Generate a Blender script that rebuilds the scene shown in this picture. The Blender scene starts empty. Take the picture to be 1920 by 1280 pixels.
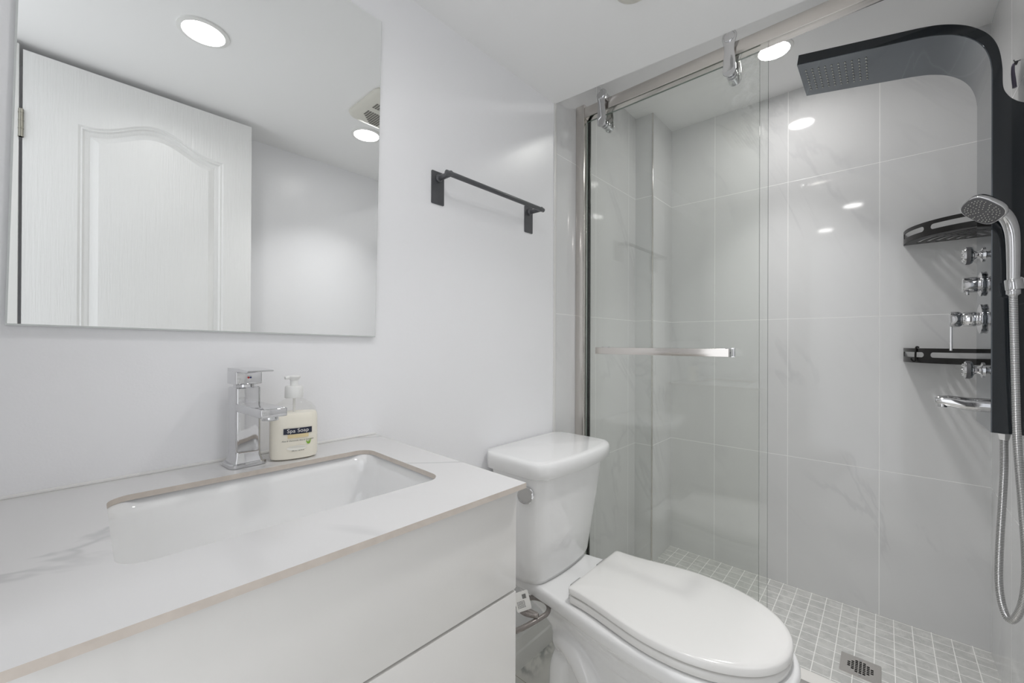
import bpy, bmesh, math, random
from mathutils import Vector, Matrix
random.seed(7)
S = bpy.context.scene
C = S.collection
PI = math.pi

# ------------------------------------------------------------------ camera, world, exposure
ZF = 1.105                       # eye height above the bathroom floor; z below is measured from eye height, lifted at the end
F_PX, YAW, PITCH, ROLL = 773.0, 0.7346, 0.0029, 0.004
cam_d = bpy.data.cameras.new('camera'); cam = bpy.data.objects.new('camera', cam_d); C.objects.link(cam)
cam_d.sensor_width = 36; cam_d.lens = F_PX / 1920 * 36; cam_d.clip_start = 0.01
fw = Vector((math.cos(YAW) * math.cos(PITCH), math.sin(YAW) * math.cos(PITCH), math.sin(PITCH)))
rt = Vector((math.sin(YAW), -math.cos(YAW), 0)); up = rt.cross(fw)
r2 = math.cos(ROLL) * rt + math.sin(ROLL) * up; u2 = -math.sin(ROLL) * rt + math.cos(ROLL) * up
M4 = Matrix((r2, u2, -fw)).transposed().to_4x4(); M4.translation = (0, 0, ZF)
cam.matrix_world = M4
S.camera = cam
w = bpy.data.worlds.new('world'); S.world = w; w.use_nodes = True
w.node_tree.nodes['Background'].inputs[0].default_value = (0.95, 0.97, 1.0, 1)
w.node_tree.nodes['Background'].inputs[1].default_value = 0.90
S.view_settings.view_transform = 'Standard'; S.view_settings.look = 'None'
S.view_settings.gamma = 1; S.view_settings.use_curve_mapping = False
S.view_settings.exposure = 0.71
S.cycles.max_bounces = 24; S.cycles.diffuse_bounces = 16; S.cycles.glossy_bounces = 12; S.cycles.transparent_max_bounces = 32
LAMP = 16.0                      # emission of the recessed ceiling lamps
BEAM_W, BEAM_SHOWER_W = .60, 1.25  # power of each downlight's beam
LAMP_SHOWER = 64.0               # the shower's lamp is the brighter one

# ------------------------------------------------------------------ room measures (metres, from the eye)
FL, FS = -1.105, -1.071          # bathroom floor, shower floor
CR, CS = 0.905, 1.1246           # ceiling of the room, of the shower
YB, YR, XE = 0.928, -0.277, 2.189
XL = -0.085                      # left wall with the doorway
XT = 1.270                       # where the tiles begin
XBP, YBP = 1.949, 0.8395         # corner pier
XCE = lambda y: 1.265 + (0.918 - y) * 0.0737
KT = -0.2247                     # countertop surface

# ------------------------------------------------------------------ mesh helpers
def nbm(): return bmesh.new()
def quad(bm, vs, mi=0):
    f = bm.faces.new([bm.verts.new(v) for v in vs]); f.material_index = mi; return f
def box(bm, x0, x1, y0, y1, z0, z1, bev=0, seg=2, mi=0):
    t = bmesh.new()
    bmesh.ops.create_cube(t, size=1)
    for v in t.verts:
        v.co = Vector(((x0 + x1) / 2 + v.co.x * (x1 - x0), (y0 + y1) / 2 + v.co.y * (y1 - y0), (z0 + z1) / 2 + v.co.z * (z1 - z0)))
    if bev: bmesh.ops.bevel(t, geom=list(t.edges), offset=bev, segments=seg, profile=0.5, affect='EDGES')
    for f in t.faces: f.material_index = mi
    merge(bm, t)
def merge(bm, t, M=None):
    me = bpy.data.meshes.new('tmp')
    if M is not None: t.transform(M)
    t.to_mesh(me); t.free(); bm.from_mesh(me); bpy.data.meshes.remove(me)
def loft(bm, secs, cap0=True, cap1=True, closed=False, mi=0):
    rings = [[bm.verts.new(p) for p in s] for s in secs]
    n = len(rings[0])
    prs = list(zip(rings, rings[1:])) + ([(rings[-1], rings[0])] if closed else [])
    for a, b in prs:
        for i in range(n):
            j = (i + 1) % n
            f = bm.faces.new((a[i], a[j], b[j], b[i])); f.material_index = mi
    if not closed:
        if cap0: bm.faces.new(rings[0][::-1]).material_index = mi
        if cap1: bm.faces.new(rings[-1]).material_index = mi
def rings_tube(pts, r, n=12):
    pts = [Vector(p) for p in pts]; out = []
    T = [(pts[min(i + 1, len(pts) - 1)] - pts[max(i - 1, 0)]).normalized() for i in range(len(pts))]
    a = Vector((0, 0, 1)) if abs(T[0].z) < 0.9 else Vector((1, 0, 0))
    nv = (a - T[0] * a.dot(T[0])).normalized()
    for i, p in enumerate(pts):
        nv = (nv - T[i] * nv.dot(T[i])).normalized(); b = T[i].cross(nv)
        rr = r(i) if callable(r) else (r[i] if isinstance(r, (list, tuple)) else r)
        out.append([p + (nv * math.cos(2 * PI * k / n) + b * math.sin(2 * PI * k / n)) * rr for k in range(n)])
    return out
def tube(bm, pts, r, n=12, mi=0): loft(bm, rings_tube(pts, r, n), mi=mi)
def cyl(bm, p, q, r, n=32, bev=0, mi=0):
    p, q = Vector(p), Vector(q)
    if bev:
        d = (q - p).normalized()
        tube(bm, [p, p + d * bev * .3, p + d * bev, q - d * bev, q - d * bev * .3, q], [r - bev, r - bev * .3, r, r, r - bev * .3, r - bev], n, mi)
        return
    rr = rings_tube([p, q], r, n); loft(bm, rr, mi=mi)
def lathe(bm, prof, o, ax=(0, 0, 1), n=40, mi=0):
    o = Vector(o); ax = Vector(ax).normalized()
    a = Vector((0, 0, 1)) if abs(ax.z) < .9 else Vector((1, 0, 0))
    u = (a - ax * a.dot(ax)).normalized(); v = ax.cross(u)
    loft(bm, [[o + ax * h + (u * math.cos(2 * PI * k / n) + v * math.sin(2 * PI * k / n)) * max(r, 1e-5) for k in range(n)] for r, h in prof], mi=mi)
def catmull(P, n=8, closed=False):
    P = [Vector(p) for p in P]; out = []; N = len(P)
    for i in range(N if closed else N - 1):
        g = lambda k: P[k % N] if closed else P[min(max(k, 0), N - 1)]
        a, b, c, d = g(i - 1), g(i), g(i + 1), g(i + 2)
        for k in range(n):
            t = k / n
            out.append(0.5 * ((2 * b) + (c - a) * t + (2 * a - 5 * b + 4 * c - d) * t * t + (3 * b - a - 3 * c + d) * t ** 3))
    if not closed: out.append(P[-1])
    return out
def rrect(x0, x1, y0, y1, r, n=6):
    out = []
    for cx, cy, a in ((x1 - r, y1 - r, 0), (x0 + r, y1 - r, PI / 2), (x0 + r, y0 + r, PI), (x1 - r, y0 + r, 1.5 * PI)):
        for k in range(n + 1): out.append((cx + r * math.cos(a + k * PI / 2 / n), cy + r * math.sin(a + k * PI / 2 / n)))
    return out
def circ(cx, cy, r, n=24): return [(cx + r * math.cos(2 * PI * k / n), cy + r * math.sin(2 * PI * k / n)) for k in range(n)]
def plate(bm, outer, holes, f, t0, t1, mi=0, mi_side=None):
    """flat plate with holes; f(a, b, t) maps outline coordinates and thickness into space"""
    if mi_side is None: mi_side = mi
    for t, flip in ((t0, False), (t1, True)):
        tb = bmesh.new(); es = []
        for lp in [outer] + holes:
            vs = [tb.verts.new((a, b, 0)) for a, b in lp]
            es += [tb.edges.new((vs[i], vs[(i + 1) % len(vs)])) for i in range(len(vs))]
        bmesh.ops.triangle_fill(tb, use_beauty=True, use_dissolve=False, edges=es, normal=(0, 0, 1))
        for v in tb.verts: v.co = Vector(f(v.co.x, v.co.y, t))
        for fc in tb.faces: fc.material_index = mi
        merge(bm, tb)
    for lp in [outer] + holes:
        A = [bm.verts.new(f(a, b, t0)) for a, b in lp]; B = [bm.verts.new(f(a, b, t1)) for a, b in lp]
        for i in range(len(lp)):
            j = (i + 1) % len(lp); bm.faces.new((A[i], A[j], B[j], B[i])).material_index = mi_side
    bmesh.ops.remove_doubles(bm, verts=bm.verts, dist=1e-6)

def obj(name, bm, mat, parent=None, smooth=35, label=None):
    bmesh.ops.recalc_face_normals(bm, faces=bm.faces)
    me = bpy.data.meshes.new(name); bm.to_mesh(me); bm.free()
    for m in (mat if isinstance(mat, (list, tuple)) else [mat]): me.materials.append(m)
    o = bpy.data.objects.new(name, me); C.objects.link(o)
    if smooth:
        for p in me.polygons: p.use_smooth = True
        me.set_sharp_from_angle(angle=math.radians(smooth))
    if parent:
        base = Vector((0, 0, 0)); q = parent
        while q: base += Vector(q.location); q = q.parent
        me.transform(Matrix.Translation(-base)); o.parent = parent
    if label: o['label'] = label
    return o
def thing(name, label, cat, loc=(0, 0, 0), group=None):
    o = bpy.data.objects.new(name, None); C.objects.link(o); o.location = loc
    o.empty_display_size = 0.05
    o['label'] = label; o['category'] = cat
    if group: o['group'] = group
    return o
def tag(o, label, cat, group=None):
    o['label'] = label; o['category'] = cat
    if group: o['group'] = group
    return o
def struct(name, bm, mat, smooth=35, label=None):
    o = obj(name, bm, mat, None, smooth); o['kind'] = 'structure'
    if label: o['label'] = label
    return o
def dup(root, d, label=None):
    r = root.copy(); C.objects.link(r); r.location = Vector(root.location) + Vector(d)
    if label: r['label'] = label
    for ch in list(root.children):
        c = ch.copy(); C.objects.link(c); c.parent = r
        for g in ch.children:
            e = g.copy(); C.objects.link(e); e.parent = c
    return r

# ------------------------------------------------------------------ materials
def srgb(r, g, b):
    f = lambda c: ((c / 255 + .055) / 1.055) ** 2.4 if c > 10 else c / 255 / 12.92
    return (f(r), f(g), f(b), 1)
class NT:
    def __init__(s, name):
        s.m = bpy.data.materials.new(name); s.m.use_nodes = True; s.t = s.m.node_tree; s.n = s.t.nodes; s.p = s.n['Principled BSDF']
    def add(s, ty, **kw):
        x = s.n.new(ty)
        for k, v in kw.items(): setattr(x, k, v)
        return x
    def put(s, inp, v):
        if hasattr(v, 'links') or isinstance(v, bpy.types.NodeSocket): s.t.links.new(v, inp)
        else: inp.default_value = v
    def math(s, op, a, b=0.0, c=None, clamp=False):
        x = s.add('ShaderNodeMath', operation=op, use_clamp=clamp)
        s.put(x.inputs[0], a); s.put(x.inputs[1], b)
        if c is not None: s.put(x.inputs[2], c)
        return x.outputs[0]
    def mix(s, f, a, b):
        x = s.add('ShaderNodeMix', data_type='RGBA'); s.put(x.inputs[0], f); s.put(x.inputs[6], a); s.put(x.inputs[7], b); return x.outputs[2]
    def xyz(s):
        t = s.add('ShaderNodeTexCoord'); q = s.add('ShaderNodeSeparateXYZ'); s.t.links.new(t.outputs['Object'], q.inputs[0])
        s.vec = t.outputs['Object']; return q.outputs
    def noise(s, scale, detail=3, rough=.5, dist=0, vec=None):
        x = s.add('ShaderNodeTexNoise'); s.put(x.inputs['Scale'], scale); s.put(x.inputs['Detail'], detail); s.put(x.inputs['Roughness'], rough); s.put(x.inputs['Distortion'], dist)
        if vec is not None: s.t.links.new(vec, x.inputs['Vector'])
        return x.outputs['Fac']
    def bump(s, h, strength, dist=.001):
        x = s.add('ShaderNodeBump'); s.put(x.inputs['Height'], h); x.inputs['Strength'].default_value = strength; x.inputs['Distance'].default_value = dist
        s.t.links.new(x.outputs[0], s.p.inputs['Normal'])
    def rng(s, v, a, b, c=0., d=1.):
        x = s.add('ShaderNodeMapRange', interpolation_type='SMOOTHSTEP'); s.put(x.inputs[0], v)
        for i, q in enumerate((a, b, c, d)): x.inputs[i + 1].default_value = q
        return x.outputs[0]
    def base(s, col, rough=.5, metal=0., spec=.5, coat=0.):
        s.put(s.p.inputs['Base Color'], col); s.put(s.p.inputs['Roughness'], rough); s.p.inputs['Metallic'].default_value = metal
        s.p.inputs['Specular IOR Level'].default_value = spec; s.p.inputs['Coat Weight'].default_value = coat; s.p.inputs['Coat Roughness'].default_value = .03
        return s
def simple(name, col, rough=.5, metal=0., spec=.5, coat=0., var=0.):
    n = NT(name); n.base(col, rough, metal, spec, coat)
    if var:
        n.xyz(); f = n.noise(9, 3, vec=n.vec); n.put(n.p.inputs['Roughness'], n.math('ADD', rough - var / 2, n.math('MULTIPLY', f, var)))
    return n.m

def paint(name, col, rough, bump):
    n = NT(name); n.base(col, rough); n.xyz(); n.bump(n.noise(260, 2, .5, 0, n.vec), bump, .0006); return n.m
M_PAINT = paint('white_wall_paint', srgb(241, 241, 243), .30, .25)
M_CEIL = paint('ceiling_paint', srgb(244, 244, 244), .55, .12)

def veins(n, vec, scale, thr, seed=0., turn=(.5, .45, .55), squash=(1, .45, 1), mask=(.46, .62)):
    """soft wandering marble veins, 0..1"""
    mp = n.add('ShaderNodeMapping'); n.t.links.new(vec, mp.inputs[0]); mp.inputs['Rotation'].default_value = turn
    m0, mp = mp, n.add('ShaderNodeMapping'); n.t.links.new(m0.outputs[0], mp.inputs[0]); mp.inputs['Location'].default_value = (seed, seed * 1.7, seed * .6)
    mp.inputs['Scale'].default_value = squash
    a = n.noise(scale, 5, .55, .9, mp.outputs[0])
    ridge = n.rng(n.math('ABSOLUTE', n.math('SUBTRACT', a, .5)), 0., thr, 1., 0.)
    mk = n.rng(n.noise(scale * .8, 2, .5, 0, vec), *mask)
    return n.math('MULTIPLY', ridge, mk), n.rng(n.noise(scale * .6, 4, .6, .5, mp.outputs[0]), .35, .7)
def grid(n, coords, w):
    """grout mask: coords = [(socket, origin, pitch)]"""
    g = None
    for c, o, p in coords:
        t = n.math('DIVIDE', n.math('SUBTRACT', c, o), p)
        d = n.math('MULTIPLY', n.math('ABSOLUTE', n.math('SUBTRACT', n.math('FRACT', n.math('ADD', t, .5)), .5)), p)
        k = n.rng(d, w * .35, w * .65, 1., 0.)
        g = k if g is None else n.math('MAXIMUM', g, k)
    return g
def tiles(name, axis, u0, base, vein, grout, pu=.305, pz=.61, z0=.111, w=.0022, rough=.06):
    n = NT(name); q = n.xyz(); u = q[axis]
    g = grid(n, [(u, u0, pu), (q[2], z0, pz)], w)
    v, cl = veins(n, n.vec, 2.4, .028, u0 * 3 + axis, (2.1, 0, 0) if axis == 1 else (0, -.95, 0), (1, .32, 1) if axis == 1 else (.32, 1, 1))
    col = n.mix(n.math('MULTIPLY', cl, .35), base, vein)
    col = n.mix(n.math('MULTIPLY', v, .40), col, vein)
    col = n.mix(g, col, grout)
    n.base(col, n.math('ADD', rough, n.math('MULTIPLY', g, .5)), 0, .5)
    n.bump(n.math('SUBTRACT', 1., g), .25, .0008)
    return n.m
TB, TV, TG = srgb(221, 221, 221), srgb(196, 196, 198), srgb(246, 246, 245)
M_TILE_E = tiles('marble_wall_tiles_end', 1, .3196, TB, TV, TG)
M_TILE_B = tiles('marble_wall_tiles_back', 0, 1.568, TB, TV, TG, w=.0016)
M_TILE_R = tiles('marble_wall_tiles_front', 0, 1.879, TB, TV, TG)
M_TILE_P = tiles('marble_wall_tiles_pier', 0, -9.1, TB, TV, TG, pu=5.)

def mosaic():
    n = NT('grey_mosaic_floor'); q = n.xyz()
    p = .0515
    g = grid(n, [(q[0], 2.183, p), (q[1], -.0787, p)], .0024)
    fl = n.add('ShaderNodeCombineXYZ')
    n.put(fl.inputs[0], n.math('FLOOR', n.math('DIVIDE', n.math('SUBTRACT', q[0], 2.183), p))); n.put(fl.inputs[1], n.math('FLOOR', n.math('DIVIDE', n.math('ADD', q[1], .0787), p)))
    wn = n.add('ShaderNodeTexWhiteNoise'); n.t.links.new(fl.outputs[0], wn.inputs['Vector'])
    a = n.noise(22, 5, .6, 1.2, n.vec)
    col = n.mix(n.rng(a, .3, .75), srgb(180, 180, 178), srgb(206, 206, 203))
    col = n.mix(n.math('MULTIPLY', wn.outputs['Value'], .35), col, srgb(178, 178, 175))
    ve = n.rng(n.math('ABSOLUTE', n.math('SUBTRACT', n.noise(9, 6, .6, 2., n.vec), .5)), 0, .02, 1, 0)
    col = n.mix(n.math('MULTIPLY', ve, .4), col, srgb(214, 214, 210))
    col = n.mix(g, col, srgb(236, 236, 233))
    n.base(col, n.math('ADD', .22, n.math('MULTIPLY', g, .4)), 0, .5); n.bump(n.math('SUBTRACT', 1., g), .4, .001); return n.m
M_MOSAIC = mosaic()
def floor_marble():
    n = NT('white_marble_floor_tiles'); q = n.xyz(); g = grid(n, [(q[0], 1.03, .30), (q[1], .80, .60)], .002)
    v, cl = veins(n, n.vec, 3.2, .05, 4.2)
    col = n.mix(n.math('MULTIPLY', v, .8), srgb(222, 221, 216), srgb(140, 143, 143)); col = n.mix(g, col, srgb(170, 166, 150))
    n.base(col, .15, 0, .5); return n.m
M_FLOOR = floor_marble()
def counter():
    n = NT('white_marble_worktop'); n.xyz(); v, cl = veins(n, n.vec, 3.4, .020, 2.3, (0, 0, .55), (.42, 1, 1), (.38, .55))
    col = n.mix(n.math('MULTIPLY', v, .50), srgb(212, 211, 211), srgb(168, 168, 170)); col = n.mix(n.math('MULTIPLY', cl, .10), col, srgb(196, 196, 198))
    n.base(col, .12, 0, .5); return n.m
M_TOP = counter()
def edge_mat():
    n = NT('beige_slab_edge'); n.xyz(); a = n.noise(60, 4, .6, .4, n.vec); n.base(n.mix(a, srgb(186, 176, 167), srgb(208, 199, 190)), .4); return n.m
M_EDGE = edge_mat()
M_LACQ = simple('white_lacquer', srgb(218, 216, 213), .10, 0, .5, .3)
M_CERAM = simple('white_glazed_ceramic', srgb(236, 236, 236), .06, 0, .55, .4)
M_SEAT = simple('white_seat_plastic', srgb(230, 229, 227), .13, 0, .5)
M_CHROME = simple('polished_chrome', (.68, .68, .69, 1), .04, 1, var=.03)
M_STEEL = simple('brushed_stainless_steel', (.70, .67, .64, 1), .16, 1, var=.06)
M_DSTEEL = simple('dark_channel_metal', (.16, .17, .16, 1), .25, 1)
M_BLACKMET = simple('charcoal_powder_coat', srgb(88, 89, 92), .32, 0.2, .5)
M_BLACK = simple('black_shelf_coat', srgb(24, 22, 22), .28, 0.1, .5)
M_PANELFACE = simple('smoked_mirror_panel', (.15, .165, .18, 1), .07, 1, var=.03)
M_PANELSIDE = simple('gloss_black_panel_side', (.008, .012, .016, 1), .05, 0, .6, .0)
M_RUBBER = simple('grey_rubber', srgb(96, 96, 98), .5)
M_NOZZLE = simple('pale_nozzle_rubber', srgb(205, 204, 196), .5)
M_TRIMW = simple('white_trim_paint', srgb(232, 232, 230), .25)
M_CAULK = simple('white_caulk', srgb(225, 224, 222), .4)
M_PLASTW = simple('white_plastic', srgb(232, 232, 230), .3)
M_VENT = simple('ivory_vent_plastic', srgb(214, 212, 203), .4)
M_DARK = simple('dark_void', srgb(38, 38, 38), .8)
M_HINGE = simple('aged_nickel', (.30, .29, .25, 1), .35, 1)
M_STONE = simple('white_curb_stone', srgb(228, 226, 222), .2)
M_PAPER = simple('white_paper', srgb(236, 235, 232), .6)
M_INK = simple('black_ink', srgb(30, 30, 34), .6)
M_NAVY = simple('navy_label', srgb(34, 38, 58), .35)
M_GOLD = simple('pale_gold_print', srgb(222, 204, 160), .4)
M_GREEN = simple('green_print', srgb(128, 178, 40), .4)
M_RED = simple('red_dot', srgb(190, 40, 50), .3)
M_BLUE = simple('blue_dot', srgb(40, 50, 120), .3)
M_LIQ = NT('cream_liquid_soap').base(srgb(250, 245, 232), .3).m
M_LIQ.node_tree.nodes['Principled BSDF'].inputs['Subsurface Weight'].default_value = .0
M_PURPLE = simple('mauve_plastic', srgb(140, 134, 156), .35)
def door_mat():
    n = NT('white_grained_door_paint'); q = n.xyz()
    mp = n.add('ShaderNodeMapping'); n.t.links.new(n.vec, mp.inputs[0]); mp.inputs['Scale'].default_value = (1, 1, .045)
    n.base(srgb(233, 233, 232), .32); n.bump(n.noise(190, 3, .6, .3, mp.outputs[0]), .55, .002); return n.m
M_DOOR = door_mat()
def mirror_mat():
    n = NT('mirror_silver'); n.base((.94, .95, .945, 1), .0, 1); return n.m
M_MIRROR = mirror_mat()
M_MEDGE = simple('mirror_polished_edge', srgb(226, 230, 228), .12, 0, .8)
def glass(name, tint, ior=1.45, rough=.0, haze=0.):
    n = NT(name); n.n.remove(n.p)
    out = n.n['Material Output']
    fr = n.add('ShaderNodeFresnel'); ge = n.add('ShaderNodeNewGeometry')
    n.put(fr.inputs[0], n.math('ADD', ior, n.math('MULTIPLY', ge.outputs['Backfacing'], 1 / ior - ior)))   # same reflectance on either side of the thin sheet
    tr = n.add('ShaderNodeBsdfTransparent'); tr.inputs[0].default_value = tint
    gl = n.add('ShaderNodeBsdfGlossy'); gl.inputs['Roughness'].default_value = rough; gl.inputs[0].default_value = (1, 1, 1, 1)
    mx = n.add('ShaderNodeMixShader'); n.t.links.new(fr.outputs[0], mx.inputs[0]); n.t.links.new(tr.outputs[0], mx.inputs[1]); n.t.links.new(gl.outputs[0], mx.inputs[2])
    last = mx.outputs[0]
    if haze:
        q = n.xyz(); df = n.add('ShaderNodeBsdfDiffuse'); df.inputs[0].default_value = (.9, .9, .9, 1)
        # dried water film near the top corner of the free edge
        d = n.math('MULTIPLY', n.rng(q[1], -.28, -.16, 1, 0), n.rng(q[2], 1.60, 1.86, 0, 1))
        st = n.rng(n.noise(26, 5, .7, 1.5, n.vec), .38, .72)
        f = n.math('MULTIPLY', n.math('MULTIPLY', d, st), haze)
        m2 = n.add('ShaderNodeMixShader'); n.t.links.new(f, m2.inputs[0]); n.t.links.new(last, m2.inputs[1]); n.t.links.new(df.outputs[0], m2.inputs[2]); last = m2.outputs[0]
    n.t.links.new(last, out.inputs[0]); return n.m
M_GLASS = glass('clear_green_glass', (.982, .988, .980, 1))
M_GLASS_D = glass('clear_green_glass_with_water_marks', (.982, .988, .980, 1), haze=.30)
M_GLASSEDGE = simple('glass_cut_edge', srgb(104, 116, 108), .1, 0, .8)
M_BOTTLE = glass('clear_bottle_plastic', (.97, .97, .965, 1), 1.40, .03)
def braid(name, c0, c1, scale, metal=1):
    n = NT(name); n.base(c0, .22, metal); t = n.add('ShaderNodeTexCoord'); q = n.add('ShaderNodeSeparateXYZ'); n.t.links.new(t.outputs['UV'], q.inputs[0])
    s = n.math('SINE', n.math('MULTIPLY', q.outputs[0] if hasattr(q, 'outputs') else q[0], scale)); k = n.rng(s, -.6, .6)
    n.put(n.p.inputs['Base Color'], n.mix(k, c1, c0)); n.bump(k, .6, .001); return n.m
def lamp_mat(name, e):
    n = NT(name); n.base((1, 1, 1, 1), .5); n.p.inputs['Emission Color'].default_value = (1, .985, .97, 1); n.p.inputs['Emission Strength'].default_value = e; return n.m
M_LAMP = lamp_mat('lamp_lens', LAMP); M_LAMP_S = lamp_mat('shower_lamp_lens', LAMP_SHOWER)

# ------------------------------------------------------------------ the room shell
def wall_box(name, x0, x1, y0, y1, z0, z1, mat, label=None):
    b = nbm(); box(b, x0, x1, y0, y1, z0, z1); return struct(name, b, mat, 0, label)
wall_box('wall_back', XL - .12, XT, YB, YB + .1, FL, CR, M_PAINT)
wall_box('wall_back_shower', XT, XE + .1, YB + .0, YB + .1, FL, CS, M_TILE_B)
b = nbm(); box(b, XT - .012, XT + .002, YB - .004, YB, FL + .1, CR, .0015); struct('trim_1', b, M_CAULK)
wall_box('wall_end', XE, XE + .1, YR - .1, YB, FS - .1, CS, M_TILE_E)
wall_box('wall_front_shower', XCE(YR) - .06, XE, YR - .1, YR, FL, CS, M_TILE_R)
wall_box('wall_front', XL - .12, XCE(YR) - .06, YR - .1, YR, FL, CR, M_PAINT)
wall_box('wall_pier', XBP, XE, YBP, YB, FS, CS, M_TILE_P)
b = nbm(); box(b, XBP - .003, XBP + .004, YBP - .003, YBP + .004, FS, CS, .002, 3); struct('trim_2', b, M_STEEL)
# left wall with the doorway the camera stands in
YD0, YD1, ZD = -.095, .505, .892
b = nbm(); box(b, XL - .12, XL, YD1, YB, FL, CR); box(b, XL - .12, XL, YR, YD0 - .012, FL, CR); struct('wall_left', b, M_PAINT, 0)
b = nbm()
box(b, XL - .13, XL + .008, YD0 - .014, YD0, FL, ZD, .002); box(b, XL - .13, XL + .008, YD1, YD1 + .014, FL, ZD, .002)
struct('trim_3', b, M_TRIMW)
# ceilings: the room's, the step, the shower's
b = nbm()
o = [(XL - .12, YR), (XCE(YR), YR), (XCE(YB), YB), (XL - .12, YB)]
plate(b, o, [], lambda a, c, t: (a, c, t), CR, CS + .06)
struct('ceiling', b, M_CEIL, 0)
b = nbm(); plate(b, [(XCE(YR), YR), (XE, YR), (XE, YB), (XCE(YB), YB)], [], lambda a, c, t: (a, c, t), CS, CS + .06); struct('ceiling_shower', b, M_CEIL, 0)
# floors
wall_box('floor', XL - .12, 1.37, YR, YB, FL - .05, FL, M_FLOOR)
DX0, DX1, DY0, DY1 = 1.735, 1.842, .006, .110
b = nbm(); plate(b, [(1.52, YR), (XE, YR), (XE, YB), (1.52, YB)], [rrect(DX0 + .006, DX1 - .006, DY0 + .006, DY1 - .006, .004)], lambda a, c, t: (a, c, t), FS, FS - .05); struct('floor_shower', b, M_MOSAIC, 0)
b = nbm(); box(b, 1.37, 1.53, YR, YB, FL, -.985, .004, 3); struct('trim_4', b, M_STONE)
b = nbm()
for prof in [[(YB, FL), (YB - .016, FL), (YB - .016, -1.046), (YB - .012, -1.040), (YB - .012, -.998), (YB - .006, -.989), (YB, -.989)]]:
    loft(b, [[(x, y, z) for y, z in prof] for x in (.50, XT)])
struct('baseboard_back', b, M_TRIMW, 20)

# ------------------------------------------------------------------ panelled door, standing open against the front wall
YF = -.100
d = thing('door_1', 'white panelled door with an arched raised panel standing open, seen in the mirror', 'door', (-.068, YF - .035, FL + .01)); d['kind'] = 'structure'
DXa, DXb, DZt = -.070, .536, .880
def arch(x, x0, x1, zl, h):
    t = (x - x0) / (x1 - x0); s = max(0, min(1, (t - .04) / .92)); return zl + h * (0.5 - 0.5 * math.cos(2 * PI * s)) ** 1.15
def door_outline(i):
    x0, x1, z0 = .045 + i, .440 - i, -.03 + i
    pts = [(x0, z0), (x1, z0)]
    for k in range(33):
        x = x1 + (x0 - x1) * k / 32; pts.append((x, arch(x, .045, .440, .700, .062) - i))
    return pts
b = nbm()
leaf_out = [(DXa, FL + .01), (DXb, FL + .01), (DXb, DZt), (DXa, DZt)]
low = rrect(.045, .440, FL + .18, -.15, .001, 1)
plate(b, leaf_out, [door_outline(0), low], lambda a, c, t: (a, t, c), YF, YF - .035)
obj('leaf', b, M_DOOR, d, 20)
b = nbm()
prof = [(0, 0), (.006, -.004), (.010, -.002), (.015, -.008), (.022, -.009), (.028, -.0125), (.048, -.003)]
loft(b, [[(x, YF + dy, z) for x, z in door_outline(i)] for i, dy in prof], cap0=False)
obj('raised_panel', b, M_DOOR, d, 25)
b = nbm()
L2 = lambda i: rrect(.045 + i, .440 - i, FL + .18 + i, -.15 - i, .001, 1)
loft(b, [[(x, YF + dy, z) for x, z in L2(i)] for i, dy in prof], cap0=False)
obj('raised_panel', b, M_DOOR, d, 25)
for zc in (.655, -.1, -.88):
    b = nbm(); cyl(b, (-.073, YF + .004, zc - .042), (-.073, YF + .004, zc + .042), .0055, 12)
    box(b, -.0845, -.073, YF + .000, YF + .003, zc - .042, zc + .042)
    for k in range(4): cyl(b, (-.073, YF + .004, zc - .042 + k * .024), (-.073, YF + .004, zc - .040 + k * .024), .0062, 12)
    obj('hinge', b, M_HINGE, d)

# ------------------------------------------------------------------ ceiling lamps and vent
def lamp(x, y, z, label, power, spread, mat=None):
    t = thing('recessed_ceiling_light', label, 'ceiling light', (x, y, z), 'recessed round ceiling lights')
    b = nbm(); n = 48
    loft(b, [[(x + r * math.cos(2 * PI * k / n), y + r * math.sin(2 * PI * k / n), z + h) for k in range(n)] for r, h in ((.064, 0), (.063, -.004), (.052, -.006), (.050, -.003), (.050, 0))], cap0=False, cap1=False)
    obj('trim_ring', b, M_PLASTW, t)
    b = nbm(); loft(b, [[(x + r * math.cos(2 * PI * k / n), y + r * math.sin(2 * PI * k / n), z + h) for k in range(n)] for r, h in ((.050, -.0035), (.030, -.0045), (.001, -.005))], cap0=False)
    obj('lens', b, mat or M_LAMP, t)
    ld = bpy.data.lights.new('beam', 'AREA'); ld.shape = 'DISK'; ld.size = .094; ld.spread = math.radians(spread)
    ld.energy = power; ld.color = (1, .995, .99)
    lo = bpy.data.objects.new('beam', ld); C.objects.link(lo); lo.parent = t; lo.location = (0, 0, -.0065)
    return t
lamp(.286, .3515, CR, 'bright round lamp in the ceiling above the panelled door in the mirror', BEAM_W, 155)
lamp(.905, .152, CR, 'bright round lamp beside the square vent at the right mirror edge', BEAM_W * 2.4, 106)
lamp(1.838, .315, CS, 'bright round lamp in the shower ceiling, beside the free edge of the glass', BEAM_SHOWER_W, 72, M_LAMP_S)

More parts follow.
